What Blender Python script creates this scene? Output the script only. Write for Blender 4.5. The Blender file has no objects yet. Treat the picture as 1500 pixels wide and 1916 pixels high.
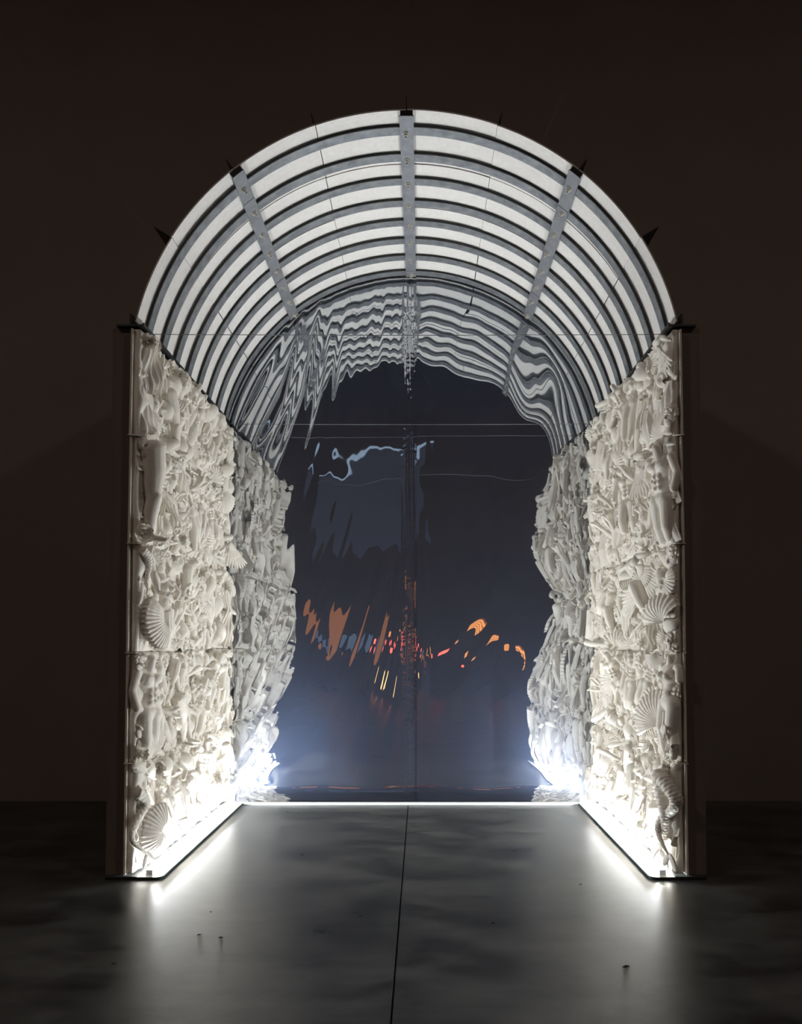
import bpy, bmesh, math, random
import numpy as np
from mathutils import Matrix, Vector, Euler

S = bpy.context.scene
COL = S.collection
PI = math.pi

# ------------------------------------------------------------------ camera
FPX = 1600.0
cam_d = bpy.data.cameras.new('camera')
cam_d.sensor_fit = 'VERTICAL'
cam_d.sensor_height = 24.0
cam_d.lens = 24.0 * FPX / 1916.0
cam_d.shift_x = -38.0 / 1916.0
cam_d.shift_y = 176.0 / 1916.0
cam_d.clip_start = 0.05
cam = bpy.data.objects.new('camera', cam_d)
COL.objects.link(cam)
cam.location = (0.095, -5.33, 1.483)
cam.rotation_euler = (math.radians(92.2), 0, 0)
S.camera = cam

# ------------------------------------------------------------------ world, exposure
w = bpy.data.worlds.new('night'); S.world = w
w.use_nodes = True
w.node_tree.nodes['Background'].inputs[0].default_value = (0.02, 0.016, 0.014, 1)
w.node_tree.nodes['Background'].inputs[1].default_value = 0.2
S.view_settings.view_transform = 'Standard'
S.view_settings.look = 'None'
S.view_settings.gamma = 1.0
S.view_settings.use_curve_mapping = False
S.view_settings.exposure = 0.0
LED_POWER = 325.0        # radiance of the two floor light strips
ROOM_FILL = 125.0         # added warm fill lamps, out of view, lighting the gallery walls

# main dimensions of the tunnel
HALF, DEP = 1.715, 2.45
ARC_R, ARC_Z = 1.745, 3.109
SPRING = math.radians(77.7)
Z0, ROWH = 0.035, 0.6815

# ------------------------------------------------------------------ materials
def mat(name, col, rough=0.6, metal=0.0, noise=None, bump=None, spec=0.5, emit=None, estr=0.0, rvar=None, scale_xyz=None):
    m = bpy.data.materials.new(name); m.use_nodes = True
    nt = m.node_tree; b = nt.nodes['Principled BSDF']
    b.inputs['Base Color'].default_value = (*col, 1)
    b.inputs['Roughness'].default_value = rough
    b.inputs['Metallic'].default_value = metal
    b.inputs['Specular IOR Level'].default_value = spec
    if emit:
        b.inputs['Emission Color'].default_value = (*emit, 1)
        b.inputs['Emission Strength'].default_value = estr
    if noise or bump or rvar:
        tc = nt.nodes.new('ShaderNodeTexCoord')
        src = tc.outputs['Object']
        if scale_xyz:
            mp = nt.nodes.new('ShaderNodeMapping'); mp.inputs['Scale'].default_value = scale_xyz
            nt.links.new(src, mp.inputs['Vector']); src = mp.outputs['Vector']
    def ntex(scale, detail=6.0, rgh=0.6):
        n = nt.nodes.new('ShaderNodeTexNoise'); n.inputs['Scale'].default_value = scale
        n.inputs['Detail'].default_value = detail; n.inputs['Roughness'].default_value = rgh
        nt.links.new(src, n.inputs['Vector']); return n
    if noise:
        sc, c2, lo, hi = noise
        n = ntex(sc)
        r = nt.nodes.new('ShaderNodeValToRGB')
        r.color_ramp.elements[0].position = lo; r.color_ramp.elements[0].color = (*col, 1)
        r.color_ramp.elements[1].position = hi; r.color_ramp.elements[1].color = (*c2, 1)
        nt.links.new(n.outputs['Fac'], r.inputs['Fac']); nt.links.new(r.outputs['Color'], b.inputs['Base Color'])
    if rvar:
        sc, lo, hi = rvar
        n = ntex(sc)
        mr = nt.nodes.new('ShaderNodeMapRange'); mr.inputs['From Min'].default_value = .3; mr.inputs['From Max'].default_value = .7
        mr.inputs['To Min'].default_value = lo; mr.inputs['To Max'].default_value = hi
        nt.links.new(n.outputs['Fac'], mr.inputs['Value']); nt.links.new(mr.outputs['Result'], b.inputs['Roughness'])
    if bump:
        sc, st, dist = bump
        n = ntex(sc)
        bp = nt.nodes.new('ShaderNodeBump'); bp.inputs['Strength'].default_value = st; bp.inputs['Distance'].default_value = dist
        nt.links.new(n.outputs['Fac'], bp.inputs['Height']); nt.links.new(bp.outputs['Normal'], b.inputs['Normal'])
    return m

M = {}
M['plaster'] = mat('plaster', (0.80, 0.745, 0.655), 0.55, noise=(9, (0.86, 0.815, 0.735), .35, .65), bump=(60, .25, .004), spec=0.35)
M['board'] = mat('white_board', (0.80, 0.77, 0.73), 0.75, noise=(30, (0.86, 0.83, 0.80), .35, .65), bump=(220, .25, .002), spec=0.2)
M['galv'] = mat('galvanised_steel', (0.22, 0.235, 0.25), 0.5, 0.6, noise=(14, (0.36, 0.375, 0.39), .35, .65), rvar=(20, .4, .6))
M['tie'] = mat('tie_steel', (0.24, 0.25, 0.27), 0.5, 0.5, noise=(10, (0.36, 0.37, 0.39), .3, .7))
M['dark_steel'] = mat('dark_steel', (0.035, 0.038, 0.036), 0.45, 0.5)
M['bolt'] = mat('zinc_bolt', (0.62, 0.58, 0.50), 0.5, 0.3)
M['plate'] = mat('plate_white', (0.8, 0.82, 0.82), 0.25)
M['plate_edge'] = mat('plate_edge_green', (0.03, 0.05, 0.045), 0.25)
M['led'] = mat('led_diffuser', (0.9, 0.9, 0.9), 0.5, emit=(0.93, 0.97, 1.0), estr=LED_POWER)
M['timber'] = mat('dark_timber', (0.15, 0.12, 0.10), 0.8, noise=(3, (0.18, 0.145, 0.12), .3, .7), scale_xyz=(6, 6, .6))
M['wall'] = mat('gallery_wall', (0.26, 0.215, 0.185), 0.85, noise=(1.2, (0.29, 0.24, 0.205), .3, .7), bump=(40, .1, .003), spec=.2)
M['room'] = mat('room_dark', (0.13, 0.095, 0.08), 0.85, noise=(.5, (0.19, 0.13, 0.10), .3, .7), spec=.2)
M['wire'] = mat('steel_wire', (0.18, 0.18, 0.18), 0.4, 0.7)
M['debris'] = mat('debris', (0.03, 0.028, 0.026), 0.8)
M['batten'] = mat('batten_white', (0.75, 0.77, 0.77), 0.35)
M['gap'] = mat('joint_dark', (0.012, 0.012, 0.012), 0.9)
M['amber'] = mat('amber_glass', (0.3, 0.12, 0.04), 0.4, emit=(1.0, 0.36, 0.10), estr=1.6)
M['amber_dim'] = mat('amber_dim', (0.3, 0.12, 0.04), 0.4, emit=(1.0, 0.36, 0.12), estr=0.28)
M['red'] = mat('red_lens', (0.4, 0.02, 0.02), 0.4, emit=(1.0, 0.12, 0.08), estr=3.0)
M['screen'] = mat('screen_blue', (0.1, 0.1, 0.12), 0.6, emit=(0.62, 0.66, 1.0), estr=0.028)
M['screen_edge'] = mat('screen_edge', (0.1, 0.1, 0.12), 0.6, emit=(0.55, 0.75, 1.0), estr=0.5)
M['warm'] = mat('warm_fill', (0.5, 0.4, 0.3), 0.5, emit=(1.0, 0.86, 0.76), estr=ROOM_FILL)
M['monitor'] = mat('monitor_glow', (0.1, 0.1, 0.12), 0.4, emit=(0.45, 0.65, 1.0), estr=0.16)
M['gold'] = mat('gold_lens', (0.4, 0.2, 0.05), 0.4, emit=(1.0, 0.55, 0.2), estr=3.0)
M['house'] = mat('black_housing', (0.02, 0.02, 0.02), 0.6)

def concrete():
    m = bpy.data.materials.new('polished_concrete'); m.use_nodes = True
    nt = m.node_tree; b = nt.nodes['Principled BSDF']
    tc = nt.nodes.new('ShaderNodeTexCoord')
    def tex(scale, det, sx=1, sy=1):
        mp = nt.nodes.new('ShaderNodeMapping'); mp.inputs['Scale'].default_value = (sx, sy, 1)
        nt.links.new(tc.outputs['Object'], mp.inputs['Vector'])
        n = nt.nodes.new('ShaderNodeTexNoise'); n.inputs['Scale'].default_value = scale
        n.inputs['Detail'].default_value = det; n.inputs['Roughness'].default_value = .62
        nt.links.new(mp.outputs['Vector'], n.inputs['Vector']); return n
    n1 = tex(1.9, 7, .8, 1.2); n2 = tex(7, 3, .7, 1.3)
    mx = nt.nodes.new('ShaderNodeMath'); mx.operation = 'MULTIPLY_ADD'
    nt.links.new(n1.outputs['Fac'], mx.inputs[0]); mx.inputs[1].default_value = .8
    m2 = nt.nodes.new('ShaderNodeMath'); m2.operation = 'MULTIPLY'; m2.inputs[1].default_value = .2
    nt.links.new(n2.outputs['Fac'], m2.inputs[0]); nt.links.new(m2.outputs[0], mx.inputs[2])
    r = nt.nodes.new('ShaderNodeValToRGB')
    r.color_ramp.elements[0].position = .40; r.color_ramp.elements[0].color = (0.026, 0.026, 0.026, 1)
    r.color_ramp.elements[1].position = .62; r.color_ramp.elements[1].color = (0.112, 0.112, 0.110, 1)
    nt.links.new(mx.outputs[0], r.inputs['Fac']); nt.links.new(r.outputs['Color'], b.inputs['Base Color'])
    mr = nt.nodes.new('ShaderNodeMapRange'); mr.inputs['From Min'].default_value = .3; mr.inputs['From Max'].default_value = .7
    mr.inputs['To Min'].default_value = .24; mr.inputs['To Max'].default_value = .46
    nt.links.new(mx.outputs[0], mr.inputs['Value']); nt.links.new(mr.outputs['Result'], b.inputs['Roughness'])
    bp = nt.nodes.new('ShaderNodeBump'); bp.inputs['Strength'].default_value = .05; bp.inputs['Distance'].default_value = .004
    nt.links.new(n2.outputs['Fac'], bp.inputs['Height']); nt.links.new(bp.outputs['Normal'], b.inputs['Normal'])
    return m
M['concrete'] = concrete()

def foil_mat():
    m = bpy.data.materials.new('mirror_film'); m.use_nodes = True
    nt = m.node_tree; nt.nodes.clear()
    out = nt.nodes.new('ShaderNodeOutputMaterial')
    g = nt.nodes.new('ShaderNodeBsdfGlossy'); g.inputs['Color'].default_value = (0.66, 0.675, 0.68, 1); g.inputs['Roughness'].default_value = .015
    d = nt.nodes.new('ShaderNodeBsdfDiffuse'); d.inputs['Color'].default_value = (0.24, 0.25, 0.29, 1)
    hz = nt.nodes.new('ShaderNodeBsdfGlossy'); hz.inputs['Color'].default_value = (0.40, 0.57, 1.0, 1); hz.inputs['Roughness'].default_value = .48
    m0 = nt.nodes.new('ShaderNodeMixShader'); m0.inputs[0].default_value = 0.055
    mx = nt.nodes.new('ShaderNodeMixShader'); mx.inputs[0].default_value = 0.04
    nt.links.new(g.outputs[0], m0.inputs[1]); nt.links.new(hz.outputs[0], m0.inputs[2])
    nt.links.new(m0.outputs[0], mx.inputs[1]); nt.links.new(d.outputs[0], mx.inputs[2]); nt.links.new(mx.outputs[0], out.inputs[0])
    return m
M['foil'] = foil_mat()

# ------------------------------------------------------------------ mesh helpers
def mesh_from(name, verts, faces, smooth=True, fix=True):
    me = bpy.data.meshes.new(name)
    me.from_pydata([tuple(map(float, v)) for v in verts], [], [tuple(f) for f in faces])
    if fix:
        bm = bmesh.new(); bm.from_mesh(me)
        bmesh.ops.recalc_face_normals(bm, faces=bm.faces[:]); bm.to_mesh(me); bm.free()
    if smooth:
        me.polygons.foreach_set('use_smooth', [True] * len(me.polygons))
    me.update()
    return me

def grid_vf(P, closed=False):
    m, n = P.shape[:2]
    V = P.reshape(-1, 3)
    F = []
    for i in range(m - 1):
        for j in range(n if closed else n - 1):
            k = (j + 1) % n
            F.append((i * n + j, i * n + k, (i + 1) * n + k, (i + 1) * n + j))
    return V, F

def join(*vf):
    V, F, o = [], [], 0
    for v, f in vf:
        V.append(np.asarray(v, float)); F += [tuple(i + o for i in q) for q in f]; o += len(v)
    return np.vstack(V), F

def box_vf(x0, x1, y0, y1, z0, z1):
    V = np.array([(x, y, z) for z in (z0, z1) for y in (y0, y1) for x in (x0, x1)], float)
    F = [(0, 2, 3, 1), (4, 5, 7, 6), (0, 1, 5, 4), (2, 6, 7, 3), (0, 4, 6, 2), (1, 3, 7, 5)]
    return V, F

def obj(name, me, material, parent=None, loc=None):
    o = bpy.data.objects.new(name, me); COL.objects.link(o)
    if material is not None and not me.materials:
        me.materials.append(material)
    if parent: o.parent = parent
    if loc: o.location = loc
    return o

def thing(name, label, cat, loc=(0, 0, 0), group=None):
    o = bpy.data.objects.new(name, None); COL.objects.link(o); o.location = loc
    o.empty_display_size = .1
    tag(o, label, cat, group); return o

def tag(o, label, cat, group=None):
    o['label'] = label; o['category'] = cat
    if group: o['group'] = group
    return o

def struct(name, me, m):
    o = obj(name, me, m); o['kind'] = 'structure'; return o

def boxm(name, *a, bevel=0.0):
    me = mesh_from(name, *box_vf(*a), smooth=False)
    if bevel:
        bm = bmesh.new(); bm.from_mesh(me)
        bmesh.ops.bevel(bm, geom=bm.edges[:], offset=bevel, segments=2, affect='EDGES'); bm.to_mesh(me); bm.free()
    return me

def tube_vf(pts, rad, seg=8, caps=True):
    pts = np.asarray(pts, float); n = len(pts)
    rad = np.full(n, rad) if np.isscalar(rad) else np.asarray(rad, float)
    T = np.gradient(pts, axis=0); T /= np.linalg.norm(T, axis=1)[:, None] + 1e-9
    up = np.array([0.13, 0.21, 0.97]); P = np.zeros((n, seg, 3))
    N = np.cross(T[0], up); N /= np.linalg.norm(N)
    for i in range(n):
        N = N - T[i] * (N @ T[i]); N /= np.linalg.norm(N) + 1e-9
        B = np.cross(T[i], N)
        a = np.arange(seg) * 2 * PI / seg
        P[i] = pts[i] + rad[i] * (np.cos(a)[:, None] * N + np.sin(a)[:, None] * B)
    V, F = grid_vf(P, True)
    if caps:
        F.append(tuple(range(seg))); F.append(tuple((n - 1) * seg + j for j in range(seg)))
    return V, F

def ell_vf(c, r, seg=14, ring=9, rot=None):
    t = np.linspace(0, PI, ring + 2)[1:-1]; a = np.arange(seg) * 2 * PI / seg
    P = np.stack([np.sin(t)[:, None] * np.cos(a), np.sin(t)[:, None] * np.sin(a), np.cos(t)[:, None] * np.ones(seg)], -1)
    V = P.reshape(-1, 3); n = len(V)
    F = []
    for i in range(ring - 1):
        for j in range(seg):
            k = (j + 1) % seg; F.append((i * seg + j, (i + 1) * seg + j, (i + 1) * seg + k, i * seg + k))
    V = np.vstack([V, [[0, 0, 1], [0, 0, -1]]])
    for j in range(seg):
        k = (j + 1) % seg; F.append((n, j, k)); F.append((n + 1, (ring - 1) * seg + k, (ring - 1) * seg + j))
    r = np.array([r] * 3 if np.isscalar(r) else r, float)
    V = V * r
    if rot is not None:
        V = V @ np.array(Euler(rot).to_matrix()).T
    return V + np.array(c, float), F

def chain(pts, rad):
    """tapered limb: cones between rounded joints"""
    out = []
    pts = [np.array(p, float) for p in pts]
    for i, p in enumerate(pts):
        out.append(ell_vf(p, rad[i], 12, 7))
        if i:
            out.append(tube_vf([pts[i - 1], (pts[i - 1] + p) / 2, p], [rad[i - 1], (rad[i - 1] + rad[i]) / 2, rad[i]], 12))
    return out

def blob(name, shapes, voxel, smooth=3, deform=None):
    """one continuous skin over many overlapping volumes"""
    V, F = join(*shapes)
    me = mesh_from(name + '_tmp', V, F)
    o = bpy.data.objects.new('tmp', me); COL.objects.link(o)
    r = o.modifiers.new('r', 'REMESH'); r.mode = 'VOXEL'; r.voxel_size = voxel; r.use_smooth_shade = True
    if smooth:
        s = o.modifiers.new('s', 'SMOOTH'); s.factor = .5; s.iterations = smooth
    dg = bpy.context.evaluated_depsgraph_get()
    out = bpy.data.meshes.new_from_object(o.evaluated_get(dg))
    bpy.data.objects.remove(o); bpy.data.meshes.remove(me)
    if deform:
        co = np.empty(len(out.vertices) * 3); out.vertices.foreach_get('co', co)
        co = deform(co.reshape(-1, 3)); out.vertices.foreach_set('co', co.ravel())
    out.polygons.foreach_set('use_smooth', [True] * len(out.polygons)); out.update(); out.name = name
    return out


# ------------------------------------------------------------------ the gallery room
RX, RY0, RY1, RZ = 7.5, -14.0, 2.56, 9.0
fl = struct('floor', boxm('floor', -RX, RX, RY0, RY1, -.12, -.03), M['gap'])
JX = -.022
obj('slab', boxm('slab', -RX, JX - .004, RY0, RY1, -.029, 0), M['concrete'], fl)
obj('slab', boxm('slab', JX + .004, RX, RY0, RY1, -.029, 0), M['concrete'], fl)
struct('wall_back', boxm('wall_back', -RX, RX, RY1, RY1 + .15, 0, RZ), M['wall'])
struct('wall_left', boxm('wall_left', -RX - .15, -RX, RY0, RY1, 0, RZ), M['room'])
struct('wall_right', boxm('wall_right', RX, RX + .15, RY0, RY1, 0, RZ), M['room'])
struct('wall_rear', boxm('wall_rear', -RX, RX, RY0 - .15, RY0, 0, RZ), M['room'])
struct('ceiling', boxm('ceiling', -RX, RX, RY0, RY1, RZ, RZ + .15), M['room'])

# ------------------------------------------------------------------ barrel vault
def arc_pt(a, r): return (r * math.sin(a), ARC_Z + r * math.cos(a))

def arc_shell(a0, a1, r0, r1, y0, y1, n=10):
    P = np.zeros((n + 1, 4, 3))
    for i in range(n + 1):
        a = a0 + (a1 - a0) * i / n
        for j, (r, y) in enumerate(((r0, y0), (r0, y1), (r1, y1), (r1, y0))):
            x, z = arc_pt(a, r); P[i, j] = (x, y, z)
    V, F = grid_vf(P, True)
    F += [(0, 1, 2, 3), tuple(4 * n + k for k in range(4))]
    return V, F

def flat_mesh(name, vf):
    return mesh_from(name, *vf, smooth=False)

rng = random.Random(11)
vault = thing('barrel_vault', 'white panelled barrel vault with curved grey steel ribs over the lit tunnel', 'vault', (0, 0, 0))
SEG = 8; DA = 2 * SPRING / SEG
ROWD = DEP / 4
for r in range(4):
    for k in range(SEG):
        a0, a1 = -SPRING + k * DA, -SPRING + (k + 1) * DA
        j = rng.uniform(-.0035, .0035)
        sh = rng.uniform(-.006, .006)
        gp = .0016
        y0 = r * ROWD + (0 if r == 0 else .006 + rng.uniform(0, .010))
        y1 = (r + 1) * ROWD - (.012 if r == 3 else .003)
        me = flat_mesh('vault_panel', arc_shell(a0 + gp + sh * .25, a1 - gp + sh * .25, ARC_R + j, ARC_R + j + .009, y0, y1, 12))
        obj('vault_panel', me, M['board'], vault)
RIB_Y = [.18 + .313 * i for i in range(8)]
RW = .086
rib_me = flat_mesh('rib', join(arc_shell(-SPRING + .004, SPRING - .004, ARC_R - .030, ARC_R - .025, -RW / 2, RW / 2, 72),
                               arc_shell(-SPRING + .004, SPRING - .004, ARC_R - .025, ARC_R - .004, -RW / 2 + .012, -RW / 2 + .016, 72)))
rib_me.materials.append(M['galv']); rib_me.materials.append(M['dark_steel'])
half = len(rib_me.polygons) // 2
for i, p in enumerate(rib_me.polygons):
    if i >= half: p.material_index = 1  # dark web colours in the shaded gap between bar and panels
for y in RIB_Y:
    obj('rib', rib_me, None, vault, (0, y, 0))

# tie bars: shallow channels below the ribs, with a bolt at each rib
TA = 2 * DA
def rotm(a):   # local frame: x tangential, z radial outward
    return Matrix.Rotation(a, 4, 'Y')
TW = .092
bolt_me = mesh_from('bolt', *join(
    tube_vf([(0, 0, .004), (0, 0, -.006)], .021, 6), tube_vf([(0, 0, -.005), (0, 0, -.020)], .0145, 6), tube_vf([(0, 0, -.019), (0, 0, -.038)], .007, 8)), smooth=False)
bolt_me.materials.append(M['bolt'])
for a, cuts in ((-TA, (.34, .95, 1.62)), (0, (2.3,)), (TA, (.44, .98, 1.9))):
    ys = [.0] + list(cuts) + [DEP - .03]
    parts = []
    for i in range(len(ys) - 1):
        y0, y1 = ys[i] + (.0015 if i else 0), ys[i + 1] - .0015
        dz = -.002 * (i % 2)
        parts += [box_vf(-TW / 2, TW / 2, y0, y1, -.006 + dz, dz), box_vf(-TW / 2, -TW / 2 + .004, y0, y1, -.010 + dz, -.006 + dz), box_vf(TW / 2 - .004, TW / 2, y0, y1, -.010 + dz, -.006 + dz)]
    x, z = arc_pt(a, ARC_R - .033)
    tb = obj('tie_bar', mesh_from('tie_bar', *join(*parts), smooth=False), M['tie'], vault)
    tb.matrix_local = Matrix.Translation((x, 0, z)) @ rotm(a)
    for y in RIB_Y:
        b = obj('bolt', bolt_me, None, tb); b.location = (rng.uniform(-.006, .006), y + .0, -.006)
        b.rotation_euler = (rng.uniform(-.12, .12), rng.uniform(-.12, .12), rng.uniform(0, 1))
    # dark block closing the front end of the bar
    e = obj('end_block', boxm('end_block', -TW / 2 + .006, TW / 2 - .006, -.004, .02, -.004, .028), M['dark_steel'], tb)
# dark fins standing out between the panels on the outside
for k in range(1, SEG):
    a = -SPRING + k * DA
    o = obj('fin', boxm('fin', -.002, .002, .0, DEP - .05, .004, .07 + .05 * (k in (1, 7))), M['dark_steel'], vault)
    x, z = arc_pt(a, ARC_R + .018)
    o.matrix_local = Matrix.Translation((x, 0, z)) @ rotm(a)

# ------------------------------------------------------------------ spring shelves, frames, plates, light strips
for sgn, side in ((-1, 'left'), (1, 'right')):
    def bx(x0, x1, y0, y1, z0, z1):
        a, b = sorted((sgn * x0, sgn * x1)); return box_vf(a, b, y0, y1, z0, z1)
    sx, sz = arc_pt(SPRING, ARC_R)
    sh = thing('spring_shelf', f'dark steel shelf angle carrying the vault on top of the {side} relief wall', 'shelf angle')
    obj('shelf_plate', mesh_from('shelf_plate', *bx(1.655, 1.83, -.008, DEP - .02, sz - .026, sz - .014), smooth=False), M['dark_steel'], sh)
    obj('upstand', mesh_from('upstand', *bx(sx + .03, sx + .042, -.006, DEP - .02, sz - .014, sz + .055), smooth=False), M['dark_steel'], sh)
    obj('lip', mesh_from('lip', *bx(1.655, 1.665, -.004, DEP - .02, sz - .014, sz - .004), smooth=False), M['dark_steel'], sh)
    fr = thing('timber_frame', f'dark brown timber frame standing behind the {side} relief wall', 'frame')
    for y0 in (0.03, .62, 1.22, 1.83, DEP - .10):
        obj('post', mesh_from('post', *bx(HALF + .034, HALF + .135, y0, y0 + .07, .022, sz - .027), smooth=False), M['timber'], fr)
    for z0 in (.022, 1.2, 2.3, sz - .12):
        obj('rail', mesh_from('rail', *bx(HALF + .036, HALF + .125, .10, DEP - .10, z0 + .001, z0 + .06), smooth=False), M['timber'], fr)
    obj('cladding', mesh_from('cladding', *bx(HALF + .1355, HALF + .147, .03, DEP - .03, .022, sz - .027), smooth=False), M['timber'], fr)
    # base plate: rounded slab of pale glass with dark edge
    bp = thing('base_plate', f'pale rounded floor plate with dark green edge under the {side} relief wall', 'floor plate')
    def outline(off):
        pts = []
        xi, xo, yf, yb = 1.500 + off, 1.655, -.012 + off, DEP - .04
        rr = .05
        pts.append((xo, yb)); pts.append((xo, yf))
        for t in np.linspace(0, PI / 2, 8):
            pts.append((xi + rr - rr * math.sin(t), yf + rr - rr * math.cos(t)))
        pts.append((xi, yb)); return pts
    def prism(o, z0, z1):
        p = outline(o); n = len(p)
        V = [(sgn * x, y, z0) for x, y in p] + [(sgn * x, y, z1) for x, y in p]
        F = [tuple(range(n)), tuple(range(n, 2 * n))] + [(i, (i + 1) % n, n + (i + 1) % n, n + i) for i in range(n)]
        return np.array(V), F
    obj('edge', mesh_from('edge', *prism(0, .0, .015), smooth=False), M['plate_edge'], bp)
    obj('plate', mesh_from('plate', *prism(.004, .0151, .018), smooth=False), M['plate'], bp)
    obj('sole_plate', mesh_from('sole_plate', *bx(1.656, 1.85, -.01, DEP - .04, 0, .021), smooth=False), M['dark_steel'], bp)
    for y in (.3, .62, .93, 1.25, 1.7, 2.1):
        V = np.array([(sgn * 1.650, y, .0185), (sgn * 1.622, y, .0185), (sgn * 1.650, y, .045)])
        V = np.vstack([V, V + [0, .012, 0]])
        F = [(0, 1, 2), (3, 4, 5), (0, 1, 4, 3), (1, 2, 5, 4), (0, 2, 5, 3)]
        obj('bracket', mesh_from('bracket', V, F, smooth=False), M['dark_steel'], bp)
    led = thing('light_strip', f'glowing white light strip along the foot of the {side} relief wall', 'light strip')
    def ledprism(pts, y0, y1):
        n = len(pts); V = [(sgn * x, y, z) for y in (y0, y1) for x, z in pts]
        return np.array(V), [tuple(range(n)), tuple(range(n, 2 * n))] + [(i, (i + 1) % n, n + (i + 1) % n, n + i) for i in range(n)]
    obj('diffuser', mesh_from('diffuser', *ledprism([(1.578, .034), (1.610, .047), (1.610, .034), (1.578, .020)], .05, DEP - .07), smooth=False), M['led'], led)
    obj('channel', mesh_from('channel', *ledprism([(1.576, .0182), (1.576, .0198), (1.612, .0335), (1.612, .0182)], .048, DEP - .068), smooth=False), M['plate'], led)
    obj('end_cap', mesh_from('end_cap', *bx(1.574, 1.614, .036, .0475, .0182, .049), smooth=False), M['plate'], led)

# ------------------------------------------------------------------ mirror foil
FY = DEP + .045
def vnoise(seed, freq, x, z):
    """smooth value noise"""
    rs = np.random.RandomState(seed); G = rs.rand(64, 64)
    X, Z = (x + 10) * freq[0], (z + 10) * freq[1]
    i, j = np.floor(X).astype(int), np.floor(Z).astype(int); fx, fz = X - i, Z - j
    fx = fx * fx * fx * (fx * (fx * 6 - 15) + 10); fz = fz * fz * fz * (fz * (fz * 6 - 15) + 10)
    g = lambda a, b: G[a % 64, b % 64]
    return (g(i, j) * (1 - fx) + g(i + 1, j) * fx) * (1 - fz) + (g(i, j + 1) * (1 - fx) + g(i + 1, j + 1) * fx) * fz - .5

SGN_L, SGN_R = -1, 1
def sm_interp(z, zs, vs):
    """smoothed table lookup"""
    return sum(np.interp(z + o, zs, vs) for o in (-.12, -.08, -.04, 0, .04, .08, .12)) / 7

def foil_h(x, z, left):
    h = np.zeros_like(x)
    edge = np.clip((4.86 - z - .0) / .5, 0, 1)
    if left:
        t = np.clip(-x / 1.2, 0, 1)
        s = x - .50 * t ** .6 * (z - 1.5)
        l = x * .5 + z
        calm = np.clip((x + 1.06) / .32, 0, 1) + np.clip((z - 2.9) / .5, 0, 1) + np.clip((.62 - z) / .3, 0, 1)
        calm = np.clip(calm, .13, 1)
        e1 = np.clip(.55 + 1.3 * vnoise(3, (.9, .6), s * 2, l), .1, 1.2)
        low = np.clip((2.5 - z) / 1.2, .25, 1)
        ph = 2.4 * vnoise(5, (1.2, .55), s, l) * 2
        h += .0020 * calm * e1 * np.sin(2 * PI * s / .26 + ph * 2)
        h += .0017 * calm * e1 * low * np.sin(2 * PI * s / .12 + ph * 3 + 1)
        h += .010 * vnoise(8, (1.1, .8), x, z)
        h += .0045 * calm * vnoise(9, (3.5, .7), s, l)
        h += .0045 * calm * vnoise(19, (2.2, 2.8), s, l)
        g = np.clip((-.75 - x) / .3, 0, 1)
        D = sm_interp(z, (0, .4, .75, 1.0, 1.3, 1.55, 1.95, 2.15, 2.45, 2.9, 3.2, 3.6), (-20, -18, -8, 15, 30, 43, 40, 24, 20, 27, 14, 0))
        h += -SGN_L * .75 * D / 156 / 4.9 * g * (x + 1.2)
        c = np.exp(-((x + .015) / .055) ** 2)
        h += c * (.0016 * np.sin(2 * PI * x / .045 + 3 * vnoise(2, (2, 2), x, z)) + .004 * vnoise(12, (16, 5), x, z) + .0016 * vnoise(13, (45, 60), x, z))
    else:
        t = np.clip(x / 1.6, 0, 1)
        s = x + .42 * t * (z - 2.2)
        l = z - x * .5
        up = np.clip((z - 2.5) / .8, 0, 1)
        h += .015 * vnoise(21, (.8, .65), x, z)
        h += .010 * t * vnoise(25, (1.7, 1.5), s, l)
        e2 = np.clip(.2 + 2.2 * vnoise(24, (.9, 1.1), x, z), 0, 1) + .25 * np.clip(x - .7, 0, 1)
        h += .0020 * up * e2 * np.sin(2 * PI * (s * .9 - z * .30) / .42 + 5 * vnoise(26, (.8, .8), x, z))
        h += .020 * up * t * vnoise(29, (2.4, 1.5), s, l)
        h += .0030 * vnoise(27, (5, .8), s, l) * np.clip((2.0 - z) / 1.0, 0, 1)
        h += .0045 * vnoise(28, (4, 4), x, z) * np.clip((.75 - z) / .6, 0, 1)
        d = x * .75 + z * .66
        win = np.exp(-((z - 1.35) / .40) ** 2) * np.exp(-((x - .75) / .45) ** 2)
        h += .0050 * win * vnoise(44, (7.0, 1.6), x * .8 - z * .6, d)
        g = np.clip((x - .75) / .3, 0, 1)
        D = sm_interp(z, (0, .5, .75, .97, 1.3, 1.55, 1.8, 1.95, 2.15, 2.6, 3.0, 3.3, 3.7), (-5, -28, -30, -36, -22, 0, 20, 12, -18, -23, -22, -8, 0))
        h += SGN_R * D / 156 / 4.9 * g * (x - 1.22)
        c = np.exp(-((x - .06) / .07) ** 2)
        h += c * (.003 * vnoise(30, (14, 4), x, z))
        h += .006 * np.exp(-((x - .13) / .028) ** 2) * np.exp(-((z - 1.18) / .30) ** 2) * (1 + vnoise(51, (9, 5), x, z))
    # foot: bulges and curls forward on the floor
    f = np.clip((.16 - z) / .16, 0, 1)
    h += .055 * f ** 2 + .010 * f * np.sin(x * 7 + 1) * (1 - f)
    h += np.clip((.5 - z) / .4, 0, 1) * .012 * vnoise(33, (2.6, 3.5), x, z)
    return h

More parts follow.
